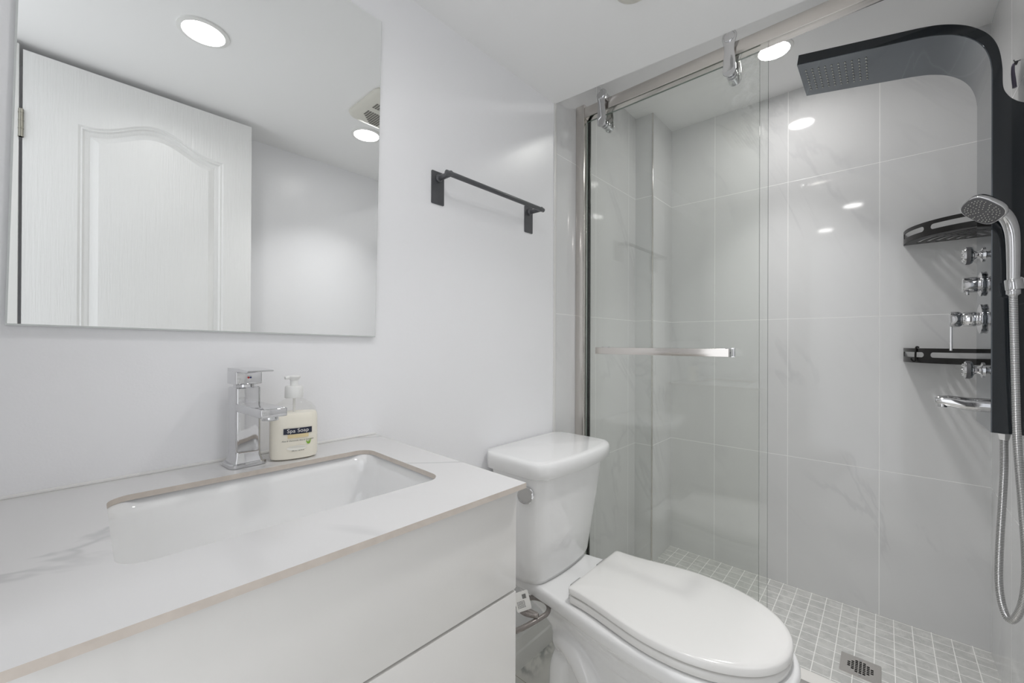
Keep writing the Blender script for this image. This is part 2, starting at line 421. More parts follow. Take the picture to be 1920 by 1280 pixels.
vx0, vx1, vy0, vy1 = .757, 1.022, .255, .520
t = thing('ceiling_vent', 'ivory square exhaust fan cover on the ceiling beside a lamp, reflected at the mirror edge', 'vent', ((vx0 + vx1) / 2, (vy0 + vy1) / 2, CR))
b = nbm()
loft(b, [[(x, y, CR + h) for x, y in rrect(vx0 + i, vx1 - i, vy0 + i, vy1 - i, .045 - i * .5, 8)] for i, h in ((.004, 0), (0, -.006), (.003, -.012), (.012, -.018), (.035, -.024))], cap0=False)
obj('cover', b, M_VENT, t)
cx, cy = (vx0 + vx1) / 2, (vy0 + vy1) / 2
M_SLOT = simple('vent_slots', srgb(120, 118, 112), .6)
for qx, qy in ((1, 1), (1, -1), (-1, 1), (-1, -1)):
    b = nbm()
    for i in range(9):
        for j in range(9):
            if i + j > 11 or i + j < 2: continue
            x = cx + qx * (.018 + i * .0095); y = cy + qy * (.018 + j * .0095)
            box(b, x - .0032, x + .0032, y - .0032, y + .0032, CR - .0252, CR - .0238)
    obj('grille', b, M_SLOT, t, 0)

# ------------------------------------------------------------------ wall mirror
A = -math.radians(1.0)
mc = Vector((.243, YB - .012, .405)); mw, mh = .2845, .388
def mpt(a, c, y): return (mc.x + a * math.cos(A) - c * math.sin(A), y, mc.z + a * math.sin(A) + c * math.cos(A))
t = thing('wall_mirror', 'frameless rectangular mirror hung slightly askew on the white wall above the vanity', 'mirror', (mc.x, YB, mc.z - mh))
b = nbm()
R = [(-1, -1), (1, -1), (1, 1), (-1, 1)]
loft(b, [[mpt(sx * (mw - i), sz * (mh - i), y) for sx, sz in R] for i, y in ((0, YB - .001), (0, mc.y + .002), (.0022, mc.y - .0005))], mi=1)
for f in b.faces: f.material_index = 1
obj('backing', b, [M_PLASTW, M_MEDGE], t, 20)
b = nbm(); loft(b, [[mpt(sx * (mw - i), sz * (mh - i), y) for sx, sz in R] for i, y in ((.0024, mc.y - .0004), (.0024, mc.y - .0010))])
obj('silvered_glass', b, M_MIRROR, t, 0)

# ------------------------------------------------------------------ towel bar
t = thing('towel_bar', 'short charcoal metal towel rail on two narrow plates fixed to the white wall', 'towel bar', (.91, YB, .38))
for x in (.7135, 1.1095):
    b = nbm(); loft(b, [[(a, y, c) for a, c in rrect(x - .0215, x + .0215, .385, .476, .003, 3)] for y in (YB - .0002, YB - .003)]); obj('mounting_plate', b, M_BLACKMET, t)
    b = nbm(); cyl(b, (x, YB - .003, .456), (x, YB - .062, .456), .0075, 24, .001); lathe(b, [(.0105, 0), (.0105, .006), (.0075, .010)], (x, YB - .003, .456), (0, -1, 0), 24)
    obj('post', b, M_BLACKMET, t)
b = nbm(); cyl(b, (.699, YB - .056, .456), (1.124, YB - .056, .456), .0072, 24, .001); obj('rail', b, M_BLACKMET, t)

# ------------------------------------------------------------------ vanity, worktop, sink
VA = -math.radians(1.9)
VO = Vector((.508, .4266))       # front right corner of the worktop
def vr(a, c): return (VO.x + a * math.cos(VA) - c * math.sin(VA), VO.y + a * math.sin(VA) + c * math.cos(VA))   # a along the front, c towards the wall
def clampx(p): return (max(p[0], XL + .002), min(p[1], YB - .001))
b = nbm()
outer = [clampx(vr(0, 0)), clampx(vr(0, .60)), (XL + .002, YB - .001), clampx(vr(-.60, 0))]
q = vr(0, .5); outer[1] = (q[0], YB - .001)
q = vr(-.6, 0); outer[3] = (XL + .002, q[1])
cut = [vr(a, c) for a, c in rrect(-.472, -.078, .117, .380, .028, 8)]
plate(b, outer, [cut], lambda a, c, t: (a, c, t), KT, KT - .0085, 0, 1)
top = obj('worktop', b, [M_TOP, M_EDGE], None, 20); tag(top, 'white marble worktop with beige cut edges and a rectangular sink cutout, on the vanity', 'worktop')
b = nbm(); tube(b, [(XL + .002, YB - .0035, KT + .0015), (outer[1][0], YB - .0035, KT + .0015)], .0035, 8); struct('trim_5', b, M_CAULK)
t = thing('undermount_sink', 'white ceramic basin set under the worktop cutout', 'sink', (.23, .67, KT - .14))
b = nbm(); secs = []
for i, z in ((-.006, -.0088), (-.002, -.03), (.002, -.07), (.008, -.105), (.020, -.125), (.045, -.135), (.09, -.139)):
    secs.append([(*vr(a, c), KT + z) for a, c in rrect(-.472 + i, -.078 - i, .117 + i, .380 - i, max(.028, .05 - abs(i) * .2), 8)])
loft(b, secs, cap0=False)
s = obj('basin', b, M_CERAM, t, 50); so = s.modifiers.new('thickness', 'SOLIDIFY'); so.thickness = .008; so.offset = 1
px, py = vr(-.275, .25)
b = nbm(); lathe(b, [(.030, 0), (.030, .003), (.022, .004), (.018, .001), (.016, .006), (.001, .008)], (px, py, KT - .1385)); obj('drain', b, M_CHROME, t)

t = thing('vanity_cabinet', 'glossy white vanity cabinet with flat handleless drawers under the marble worktop', 'cabinet', (.2, .69, FL))
CX1 = -.008
def vbox(bm, a0, a1, c0, c1, z0, z1, bev=.0015):
    tb = bmesh.new(); box(tb, a0, a1, c0, c1, z0, z1, bev, 2)
    for v in tb.verts:
        q = vr(v.co.x, v.co.y); v.co.x = max(q[0], XL + .003); v.co.y = min(q[1], YB - .002)
    merge(bm, tb)
b = nbm(); vbox(b, CX1 - .018, CX1 - .0005, .034, .52, FL + .06, KT - .0090, 0); vbox(b, -.585, -.560, .034, .52, FL + .06, KT - .0090, 0); vbox(b, -.565, CX1 - .015, .034, .05, -.42, -.38, 0)
vbox(b, -.565, CX1 - .015, .034, .50, FL + .06, FL + .08, 0); vbox(b, -.565, CX1 - .015, .034, .05, -.75, -.73, 0); vbox(b, -.565, CX1 - .015, .034, .05, KT - .05, KT - .0090, 0); vbox(b, -.585, CX1 - .03, .09, .50, FL, FL + .062, 0)
obj('body', b, M_LACQ, t)
b = nbm(); 
for z0, z1 in ((-.3965, KT - .0105), (-.735, -.4005), (-1.045, -.739)):
    b = nbm(); vbox(b, -.585, CX1, .014, .0335, z0, z1); obj('drawer_front', b, M_LACQ, t)

# ------------------------------------------------------------------ faucet
FX, FY = .2335, .873
t = thing('basin_faucet', 'square chrome single-lever basin tap standing behind the sink', 'faucet', (FX, FY, KT))
FA = Matrix.Translation((FX, FY, 0)) @ Matrix.Rotation(math.radians(4), 4, 'Z')
def fb(name, mat, build, parent=t):
    b = nbm(); build(b); b.transform(FA); return obj(name, b, mat, parent)
def g(b):
    loft(b, [[(x, y, KT + z) for x, y in rrect(-.030 + i, .030 - i, -.028 + i, .028 - i, .012, 6)] for i, z in ((.001, 0), (0, .001), (0, .006), (.002, .008))])
fb('base_plate', M_CHROME, g)
def g(b):
    loft(b, [[(x, y, KT + z) for x, y in rrect(-.0205 - e, .0205 + e, -.0205 - e, .0205 + e, .005, 4)] for e, z in ((.003, .008), (.0005, .018), (0, .03), (0, .1405), (-.0015, .1425))])
fb('body', M_CHROME, g)
def g(b): box(b, -.0205, .0205, -.128, -.018, KT + .100, KT + .1145, .002, 3)
sp = fb('spout', M_CHROME, g)
def g(b): cyl(b, (0, -.112, KT + .0935), (0, -.112, KT + .1005), .0125, 24, .001)
fb('aerator', M_CHROME, g, sp)
def g(b):
    lathe(b, [(.018, 0), (.0175, .006)], (0, 0, KT + .1425))
    box(b, -.0215, .0215, -.0215, .0215, KT + .1475, KT + .1715, .002, 3)
fb('cartridge_housing', M_CHROME, g)
def g(b):
    pr = [(.0215, .1700), (.0215, .1765), (-.030, .1768), (-.072, .1750), (-.0735, .1735), (-.070, .1720), (-.030, .1712)]
    loft(b, [[(x, y, KT + z) for y, z in pr] for x in (-.0205, .0205)])
lv = fb('lever', M_CHROME, g)
def g(b): cyl(b, (0, -.0213, KT + .160), (0, -.0222, KT + .160), .0045, 20)
dt = fb('temperature_mark', M_PLASTW, g)
def g(b): cyl(b, (-.0016, -.0215, KT + .160), (-.0016, -.0226, KT + .160), .0018, 12)
fb('red_dot', M_RED, g, dt)
def g(b): cyl(b, (.0018, -.0215, KT + .160), (.0018, -.0226, KT + .160), .0016, 12)
fb('blue_dot', M_BLUE, g, dt)

# ------------------------------------------------------------------ soap bottle
SX, SY, SA = .312, .853, math.radians(-13)
t = thing('soap_dispenser', 'clear pump bottle of cream liquid hand soap beside the chrome tap', 'soap bottle', (SX, SY, KT))
SM = Matrix.Translation((SX, SY, KT)) @ Matrix.Rotation(SA, 4, 'Z')
def ell(a, c, z, n=48, p=2.4):
    o = []
    for k in range(n):
        th = 2 * PI * k / n; co, si = math.cos(th), math.sin(th)
        o.append((a * math.copysign(abs(co) ** (2 / p), co), c * math.copysign(abs(si) ** (2 / p), si), z))
    return o
def surf(x, z, off=.0004, a=.0425, c=.0245, p=2.4):
    u = min(abs(x) / a, .999); y = c * (1 - u ** p) ** (1 / p); return (x, -(y + off), z)
def sb(name, mat, build, parent=t, label=None, sm=40):
    b = nbm(); build(b); b.transform(SM); return obj(name, b, mat, parent, sm, label)
BP = [(.036, .019, 0), (.041, .0235, .002), (.0425, .0245, .008), (.0425, .0245, .075), (.0418, .024, .084), (.038, .0225, .096), (.030, .0195, .106), (.020, .016, .1125), (.0145, .0145, .115), (.0140, .0140, .121)]
sb('bottle', M_BOTTLE, lambda b: loft(b, [ell(*x, p=2.4 if x[2] < .09 else 2.1) for x in BP], cap1=False))
sb('liquid', M_LIQ, lambda b: loft(b, [ell(a - .0012, c - .0012, z + .001) for a, c, z in BP[:4]] + [ell(.0404, .0225, .084), ell(.0380, .021, .0885)]))
sb('collar', M_PLASTW, lambda b: lathe(b, [(.0160, .1165), (.0165, .118), (.0160, .137), (.0150, .139), (.004, .1395)], (0, 0, 0)))
sb('pump_stem', M_PLASTW, lambda b: (cyl(b, (0, 0, .138), (0, 0, .152), .0072, 24), cyl(b, (0, 0, .02), (0, 0, .118), .0022, 10)))
def g(b):
    lathe(b, [(.0072, .150), (.0105, .1545), (.0118, .157), (.0112, .1592), (.001, .160)], (0, 0, 0))
    tube(b, [(0, 0, .1560), (-.010, -.004, .1562), (-.0165, -.007, .1552)], [.0042, .0036, .0030], 12)
sb('pump_head', M_PLASTW, g)
def patch(b, x0, x1, z0, z1, off, n=20, sh=0.):
    for k in range(n):
        xa, xb = x0 + (x1 - x0) * k / n, x0 + (x1 - x0) * (k + 1) / n
        quad(b, [surf(xa, z0, off), surf(xb, z0, off), surf(xb, z1, off), surf(xa, z1, off)])
lab = sb('front_label', M_NAVY, lambda b: patch(b, -.0205, .0285, .0500, .0610, .0005), label='navy label')
sb('gold_band', M_GOLD, lambda b: patch(b, -.0135, .0225, .0425, .0495, .0005), label='pale gold print')
def text_mesh(s, size, off, cx, cz, spacing=1., shear=0.):
    cu = bpy.data.curves.new('t', 'FONT'); cu.body = s; cu.size = size; cu.align_x = 'CENTER'; cu.align_y = 'CENTER'; cu.space_character = spacing; cu.shear = shear; cu.offset = size * .004
    o = bpy.data.objects.new('t', cu); C.objects.link(o); bpy.context.view_layer.update()
    me = bpy.data.meshes.new_from_object(o.evaluated_get(bpy.context.evaluated_depsgraph_get()))
    bpy.data.objects.remove(o); bpy.data.curves.remove(cu)
    b = nbm(); b.from_mesh(me); bpy.data.meshes.remove(me)
    for v in b.verts: v.co = Vector(surf(v.co.x + cx, v.co.y + cz, off))
    return b
def stext(name, s, size, off, cx, cz, mat, par, **k):
    b = text_mesh(s, size, off, cx, cz, **k); b.transform(SM); return obj(name, b, mat, par, 0)
stext('lettering', 'Spa Soap', .0098, .0009, .004, .0560, M_PAPER, lab, spacing=1.06)
stext('lettering', 'Aloe & Chamomile Aloe & Camomile', .0036, .0008, .004, .0375, M_INK, t, shear=.35)
stext('lettering', '500 mL / 16.9 fl oz', .0028, .0008, .004, .0185, M_INK, t)
def g(b):
    for dx, h, ww in ((-.0035, .0085, .0014), (-.001, .0065, .0012), (.0015, .0095, .0013), (.0038, .0115, .0013)):
        pts = [(.0225 + dx * .3 - ww * .6, .0285), (.0225 + dx * .3 + ww * .6, .0285), (.0225 + dx + ww * .5, .0285 + h * .6), (.0225 + dx * 1.3, .0285 + h), (.0225 + dx - ww * .6, .0285 + h * .55)]
        b.faces.new([b.verts.new(surf(x, z, .0006)) for x, z in pts])
sb('aloe_print', M_GREEN, g, sm=0, label='small green aloe leaf print')
M_OVAL = simple('pale_oval', srgb(236, 234, 226), .3)
def g(b): b.faces.new([b.verts.new(surf(.002 + .0175 * math.cos(2 * PI * k / 32), .0235 + .0048 * math.sin(2 * PI * k / 32), .0004)) for k in range(32)])
sb('oval_patch', M_OVAL, g, sm=0)  # flat off-white oval on the front of the bottle

# ------------------------------------------------------------------ toilet
TX = 1.083
t = thing('toilet', 'white two-piece toilet with closed oval lid standing beside the vanity', 'toilet', (TX, .55, FL))
def tank_out(hw, y0, y1, bow, r, n=14):
    """rounded rectangle whose front (low y) bows forward"""
    out = []
    base = rrect(-hw, hw, y0, y1, r, 6)
    dense = []
    for i in range(len(base)):
        p, q = base[i], base[(i + 1) % len(base)]
        L = math.dist(p, q); k = max(1, int(L / .025)) if L > .03 else 1
        k = n if L > .12 else (5 if L > .05 else 1)
        for j in range(k): dense.append((p[0] + (q[0] - p[0]) * j / k, p[1] + (q[1] - p[1]) * j / k))
    for x, y in dense:
        wgt = max(0, (y1 - y) / (y1 - y0)); out.append((TX + x, y - bow * (1 - (x / hw) ** 2) * wgt))
    return out
b = nbm()
secs = []
for z, hw, y0, r, bow in ((-.722, .105, .800, .03, .01), (-.721, .130, .772, .04, .012), (-.712, .148, .755, .045, .015), (-.69, .155, .748, .045, .018), (-.60, .166, .738, .045, .02), (-.50, .176, .726, .045, .022), (-.40, .184, .716, .045, .024), (-.376, .186, .714, .045, .024)):
    secs.append([(x, y, z) for x, y in tank_out(hw, y0, YB - .012 if z > -.70 else YB - .03, bow, r)])
loft(b, secs); obj('tank', b, M_CERAM, t, 60)
b = nbm(); secs = []
for z, e in ((-.378, -.004), (-.381, .003), (-.378, .008), (-.350, .0095), (-.341, .0085), (-.3355, .005), (-.3330, .000), (-.3320, -.010)):
    secs.append([(x, y, z) for x, y in tank_out(.194 + e, .702 - e, YB - .006 + min(e, 0), .026, max(.036 + e, .015))])
loft(b, secs); obj('tank_lid', b, M_CERAM, t, 60)
b = nbm(); lathe(b, [(.0225, -.004), (.0225, .008), (.0245, .010), (.0245, .017), (.0225, .019), (.019, .0195), (.0185, .018), (.001, .0182)], (TX - .180, .758, -.430), (-.86, -.50, 0)); obj('flush_button', b, M_CHROME, t)
# bowl and pedestal: horizontal outlines, front towards the room
def egg(z, hw, yf, ym, yb, hb, n=72, p=2.15, r=.03):
    """outline: rounded front from yf widening to hw at ym, then narrowing to half width hb at yb"""
    out = []
    for k in range(n + 1):
        th = PI * k / n                                   # front arc from +x to -x
        co, si = math.cos(th), math.sin(th)
        out.append((TX + hw * math.copysign(abs(co) ** (2 / p), co), ym - (ym - yf) * si ** (2 / p), z))
    m = 14
    left = []
    for k in range(1, m + 1):
        s = k / m; e = s * s * (3 - 2 * s); left.append((hw + (hb - hw) * e, ym + (yb - r - ym) * s))
    left += [(hb - r * (1 - math.cos(a)), yb - r + r * math.sin(a)) for a in (PI / 6, PI / 3, PI / 2)]
    out += [(TX - x, y, z) for x, y in left]; out += [(TX + x, y, z) for x, y in left[::-1]]
    return out
b = nbm()
S_ = [(FL, .118, .300, .47, .755, .110), (FL + .012, .118, .300, .47, .755, .110), (FL + .03, .110, .305, .47, .748, .102), (-1.02, .100, .300, .46, .742, .092), (-.96, .098, .275, .45, .740, .085),
      (-.90, .104, .240, .44, .745, .080), (-.85, .118, .205, .42, .760, .082), (-.81, .138, .175, .40, .80, .092), (-.785, .152, .158, .39, .86, .100), (-.766, .160, .150, .388, .885, .105), (-.757, .176, .138, .386, .893, .118),
      (-.735, .182, .134, .385, .90, .124), (-.722, .182, .134, .385, .90, .124), (-.715, .178, .138, .385, .896, .120)]
loft(b, [egg(*s) for s in S_])
bowl_bm = b
tr = catmull([(TX - .062, .715, -.885), (TX - .078, .685, -.868), (TX - .090, .645, -.878), (TX - .094, .60, -.925), (TX - .090, .572, -.99), (TX - .082, .56, -1.075)], 8)
tube(bowl_bm, tr, .034, 20)
tr = catmull([(TX - .058, .705, -.93), (TX - .070, .710, -.96), (TX - .078, .708, -1.02), (TX - .080, .705, -1.085)], 8)
tube(bowl_bm, tr, .036, 20)
tr = [(2 * TX - p[0], p[1], p[2]) for p in catmull([(TX - .062, .715, -.885), (TX - .078, .685, -.868), (TX - .090, .645, -.878), (TX - .094, .60, -.925), (TX - .090, .572, -.99), (TX - .082, .56, -1.075)], 8)]
tube(bowl_bm, tr, .034, 20)
bo = obj('bowl', bowl_bm, M_CERAM, t, 60)
rm = bo.modifiers.new('fuse', 'REMESH'); rm.mode = 'VOXEL'; rm.voxel_size = .005; rm.use_smooth_shade = True
sm = bo.modifiers.new('soften', 'SMOOTH'); sm.factor = .5; sm.iterations = 8
for z0, z1, e, nm in ((-.7125, -.6925, 0, 'seat'), (-.690, -.6665, .002, 'lid')):
    b = nbm(); secs = []
    prof = ((-.006, 0), (0, .004), (0, (z1 - z0) - .006), (-.004, (z1 - z0) - .002), (-.012, (z1 - z0))) if nm == 'lid' else ((-.004, 0), (0, .004), (0, z1 - z0 - .003), (-.003, z1 - z0))
    for i, h in prof:
        secs.append(egg(z0 + h, .176 + e + i, .150 - e - i, .385, .643 + e + i, .139 + i, r=.010))
    if nm == 'lid':
        secs.append(egg(z1 + .003, .13, .20, .385, .60, .10, r=.01)); secs.append(egg(z1 + .004, .06, .30, .385, .50, .05, r=.01))
    loft(b, secs); obj(nm, b, M_SEAT, t, 50)
for s in (-1, 1):
    b = nbm(); cyl(b, (TX + s * .072 - .022, .655, -.697), (TX + s * .072 + .022, .655, -.697), .0125, 20, .002)
    if s < 0: lathe(b, [(.017, 0), (.017, .008), (.012, .012)], (TX + s * .105, .642, -.7145))
    obj('hinge', b, simple('hinge_grey', srgb(176, 176, 176), .25), t)

# water supply hose and its tag
t = thing('supply_hose', 'grey braided water hose looping under the toilet tank next to the vanity', 'hose', (.90, .80, -.92))
cxh, cyh, czh = .932, .752, -.755
pts = [(.895, .86, -.700), (.885, .84, -.725), (.880, .80, -.745)]
for k in range(0, 13):
    a = PI * 1.05 - 2 * PI * k / 12 * .93
    pts.append((cxh + .044 * math.cos(a + .7), cyh + .042 * math.sin(a + .7) * 1, czh - .004 - k * .0008))
pts += [(.86, .74, -.785), (.83, .80, -.82), (.82, .88, -.86), (.82, YB - .004, -.87)]
P_ = catmull(pts, 8)
def uvtube(name, P, r, mat, par, n=14, label=None):
    b = nbm(); R_ = rings_tube(P, r, n); uvl = b.loops.layers.uv.new('UVMap'); L = [0]
    for i in range(1, len(P)): L.append(L[-1] + (Vector(P[i]) - Vector(P[i - 1])).length)
    V = [[b.verts.new(p) for p in s] for s in R_]
    for i in range(len(V) - 1):
        for k in range(n):
            j = (k + 1) % n; f = b.faces.new((V[i][k], V[i][j], V[i + 1][j], V[i + 1][k]))
            for lp, u in zip(f.loops, (L[i], L[i], L[i + 1], L[i + 1])): lp[uvl].uv = (u, k / n)
    b.faces.new(V[0][::-1]); b.faces.new(V[-1])
    return obj(name, b, mat, par, 60, label)
M_BRAID = braid('grey_braided_sleeve', (.36, .33, .31, 1), (.20, .18, .17, 1), 2 * PI / .0022, .4)
M_HOSE = braid('ribbed_chrome_hose', (.80, .80, .80, 1), (.30, .30, .30, 1), 2 * PI / .0042, 1)
uvtube('braided_hose', P_, .0068, M_BRAID, t)
b = nbm(); cyl(b, (.82, YB - .03, -.87), (.82, YB, -.87), .012, 16); obj('coupling', b, M_PLASTW, t)
b = nbm(); cyl(b, (.895, .86, -.712), (.895, .86, -.69), .013, 8); obj('coupling', b, M_PLASTW, t)
# paper tag with bar code
tg = thing('paper_tag', 'small white paper tag with a bar code hanging beneath the toilet tank', 'tag', (.880, .752, -.75))
TM = Matrix.Translation((.880, .752, -.722)) @ Matrix.Rotation(math.radians(-40), 4, 'Z') @ Matrix.Rotation(math.radians(-14), 4, 'Y')
b = nbm(); loft(b, [[(x, y, z) for x, z in rrect(-.021, .021, -.030, .026, .004, 3)] for y in (0, .0006)]); b.transform(TM); obj('sheet', b, M_PAPER, tg)
b = nbm(); x = .002
for k in range(9):
    ww = (.0006, .0011, .0004, .0009)[k % 4]; box(b, x, x + ww, -.0003, -.0001, .004, .017); x += ww + .0005
for k in range(6):
    for j in range(5): box(b, -.016 + j * .0045, -.0128 + j * .0045 + (k * j % 3) * .0004, -.0003, -.0001, -.002 - k * .0035, -.0008 - k * .0035)
b.transform(TM); obj('bar_code_print', b, M_INK, tg, 0)

# ------------------------------------------------------------------ shower enclosure
XG0, XG1 = 1.410, 1.445
ZR0, ZR1 = .897, .938
t = thing('shower_screen', 'fixed clear glass screen with steel rail and wall post across the shower opening', 'shower screen', (1.44, .60, -.985))
b = nbm(); box(b, XG0, XG1, YR + .001, .889, ZR0, ZR1, .001); obj('rail', b, M_STEEL, t, label='brushed steel rail')
b = nbm(); box(b, 1.408, 1.437, .889, YB - .0005, -.984, .951, .0015); obj('wall_post', b, M_STEEL, t, label='brushed steel wall post')
b = nbm(); box(b, 1.437, 1.443, .892, YB - .0005, -.984, .945, .0005); box(b, 1.443, 1.447, .900, YB - .0005, -.984, .945); box(b, 1.457, 1.462, .889, YB - .0005, -.984, .945, .0005)
obj('post_channel', b, M_DSTEEL, t)
b = nbm(); box(b, 1.4475, 1.4555, .263, .915, -.975, .934)
for f in b.faces: f.material_index = 1 if abs(f.normal.x) < .5 else 0
pane = obj('glass_pane', b, [M_GLASS, M_GLASSEDGE], t, 0)
b = nbm(); box(b, 1.435, 1.466, YR + .001, .889, -.985, -.978, .001); box(b, 1.4415, 1.4470, .27, .889, -.978, -.960); box(b, 1.4560, 1.4615, .27, .889, -.978, -.960); obj('threshold_track', b, M_STEEL, t)
for y in (.80, .56, .33):
    b = nbm(); cyl(b, (1.4450, y, .918), (1.4475, y, .918), .010, 20); cyl(b, (1.4555, y, .918), (1.4600, y, .918), .011, 20, .001); obj('clamp_bolt', b, M_CHROME, t)

t = thing('sliding_glass_door', 'clear sliding glass shower door hung on two chrome rollers with a flat towel handle', 'shower door', (1.427, .58, -.975))
XS = 1.427
b = nbm(); box(b, XS - .004, XS + .004, .281, .886, -.972, .885)
for f in b.faces: f.material_index = 1 if abs(f.normal.x) < .5 else 0
obj('glass_pane', b, [M_GLASS_D, M_GLASSEDGE], t, 0)
b = nbm(); box(b, XS - .007, XS + .007, .284, .883, -.977, -.966, .001); obj('bottom_guide', b, M_DSTEEL, t)
def peanut(yc, zt, zb, rt_, rb, wst, n=20):
    pts = []
    for k in range(n + 1):
        a = -.35 + (PI + .7) * k / n; pts.append((yc + rt_ * math.cos(a), zt + rt_ * math.sin(a)))
    zm = (zt + zb) / 2 + .006
    pts.append((yc - wst, zm + .018)); pts.append((yc - wst * .96, zm)); pts.append((yc - (wst + rb) / 2, zm - .018))
    for k in range(n + 1):
        a = PI - .1 + (PI + .2) * k / n; pts.append((yc + rb * math.cos(a), zb + rb * math.sin(a)))
    pts.append((yc + (wst + rb) / 2, zm - .018)); pts.append((yc + wst * .96, zm)); pts.append((yc + wst, zm + .018))
    return pts
for yc in (.806, .3585):
    h = None
    b = nbm(); zt, zb = .952, .849
    out = peanut(yc, zt, zb, .0215, .0190, .0150)
    for xa, xb in ((1.396, 1.402), (1.462, 1.468)):
        def sc(i, x): return [(x, yc + (y - yc) * (1 - i / .02), z if True else z) for y, z in out]
        loft(b, [sc(.0022, xa), sc(.0008, xa + .0006), sc(0, xa + .0022), sc(0, xb - .0022), sc(.0008, xb - .0006), sc(.0022, xb)])
    h = obj('roller_hanger', b, M_CHROME, t, 40)
    b = nbm(); lathe(b, [(.0165, 0), (.0165, .003), (.0145, .0045), (.0140, .003), (.001, .0032)], (1.3965, yc, zt), (-1, 0, 0), 32); obj('roller_cap', b, M_CHROME, h)
    b = nbm(); lathe(b, [(.0125, 0), (.0125, .006), (.009, .010), (.009, .046), (.0125, .050), (.0125, .058)], (1.401, yc, zt), (1, 0, 0), 24); obj('roller_wheel', b, M_CHROME, h)
    b = nbm(); cyl(b, (1.401, yc, zb), (1.462, yc, zb), .0095, 24); cyl(b, (1.416, yc, zb), (1.4225, yc, zb), .016, 24, .001); cyl(b, (1.4315, yc, zb), (1.438, yc, zb), .016, 24, .001); obj('glass_clamp', b, M_CHROME, h)
XH = 1.368
b = nbm(); box(b, XH, XH + .010, .350, .812, -.041, -.016, .0012); hd = obj('handle', b, M_STEEL, t, label='flat brushed steel towel handle')
for y in (.362, .800):
    b = nbm(); box(b, XH + .010, XS - .004, y - .0125, y + .0125, -.040, -.017, .001); box(b, XS - .009, XS - .004, y - .014, y + .014, -.043, -.014, .001); obj('standoff', b, M_CHROME, hd)
    b = nbm(); box(b, XS + .004, XS + .012, y - .014, y + .014, -.043, -.014, .001); obj('back_clamp', b, M_CHROME, hd)

# ------------------------------------------------------------------ shower column
XP0, XP1 = 1.586, 1.806
inner = [(.208, .893), (-.03, .850), (-.070, .8425), (-.105, .833), (-.140, .816), (-.168, .792), (-.188, .762), (-.199, .728), (-.203, .695), (-.203, .62), (-.202, -.222)]
outer_ = [(.204, .921), (-.03, .876), (-.075, .867), (-.112, .856), (-.147, .838), (-.175, .815), (-.198, .785), (-.212, .748), (-.2185, .70), (-.2200, .647), (-.2275, .622), (-.240, .604), (-.2555, .592), (-.2765, .586), (-.2765, -.222)]
ci = catmull([(0, *p) for p in inner[:9]], 6) + [Vector((0, -.203, .62)), Vector((0, -.202, -.222))]
co = catmull([(0, *p) for p in outer_[:14]], 6) + [Vector((0, -.2765, -.222))]
poly = [(p.y, p.z) for p in ci] + [(p.y, p.z) for p in co[::-1]]
t = thing('shower_column', 'tall black shower panel with curved overhead rain arm on the shower wall', 'shower column', (1.70, -.24, -.222))
b = nbm(); plate(b, poly, [], lambda a, c, x: (x, a, c), XP0, XP1, 0, 0)
obj('body', b, M_PANELSIDE, t, 30)
b = nbm(); n0 = len(ci)
off = []
for i, p in enumerate(ci):
    a, c = ci[max(i - 1, 0)], ci[min(i + 1, n0 - 1)]; tv = (c - a); nv = Vector((0, -tv.z, tv.y)).normalized()
    if nv.dot(Vector((0, 1, -1))) < 0: nv = -nv
    off.append(p + nv * .0022)
loft(b, [[(x, p.y, p.z) for p in ci] + [(x, p.y, p.z) for p in off[::-1]] for x in (XP0 + .001, XP1 - .001)])
obj('face_panel', b, M_PANELFACE, t, 30, 'smoky mirror face panel')
nb, hb_ = nbm(), nbm()
tv = Vector((0, .238, .043)).normalized(); nn = Vector((0, tv.z, -tv.y))
for i in range(10):
    for j in range(8):
        y = .190 - i * .0165; x = XP0 + .045 + j * .0185
        z = .893 + (y - .208) * .1807
        p = Vector((x, y, z)) + nn * .0022
        lathe(nb, [(.0021, -.0005), (.0021, .0012), (.0012, .0030)], p, nn, 8)
        lathe(hb_, [(.0030, -.0003), (.0030, .0002)], p, nn, 10)
rp = obj('rain_nozzle_field', hb_, M_DARK, t, 30)
rp['kind'] = 'stuff'
q = obj('nozzles', nb, M_NOZZLE, rp, 30); q['kind'] = 'stuff'
XC, YC = 1.696, -.2005
def jet(zc):
    b = nbm(); lathe(b, [(.021, 0), (.021, .003), (.012, .006), (.009, .012), (.012, .017), (.022, .021), (.0245, .025)], (XC, YC, zc), (0, 1, 0)); j = obj('body_jet', b, M_CHROME, t)
    b = nbm(); lathe(b, [(.0245, .025), (.0245, .033)], (XC, YC, zc), (0, 1, 0)); obj('jet_ring', b, M_RUBBER, j)
    b = nbm(); lathe(b, [(.0225, .033), (.021, .036), (.012, .038), (.001, .0385)], (XC, YC, zc), (0, 1, 0))
    for k in range(8): lathe(b, [(.0022, .036), (.0018, .040)], (XC + .015 * math.cos(k * PI / 4), YC, zc + .015 * math.sin(k * PI / 4)), (0, 1, 0), 8)
    obj('jet_face', b, M_CHROME, j)
jet(.246); jet(-.070)
b = nbm(); lathe(b, [(.031, 0), (.033, .003), (.033, .006), (.026, .009), (.012, .010)], (XC, YC, .165), (0, 1, 0)); lathe(b, [(.019, .008), (.0205, .012), (.0205, .037), (.019, .039), (.001, .0395)], (XC, YC, .165), (0, 1, 0)); k_ = obj('diverter_knob', b, M_CHROME, t)
b = nbm(); cyl(b, (XC, YC + .030, .165), (XC, YC + .030, .137), .0045, 16, .001); obj('diverter_pin', b, M_CHROME, k_)
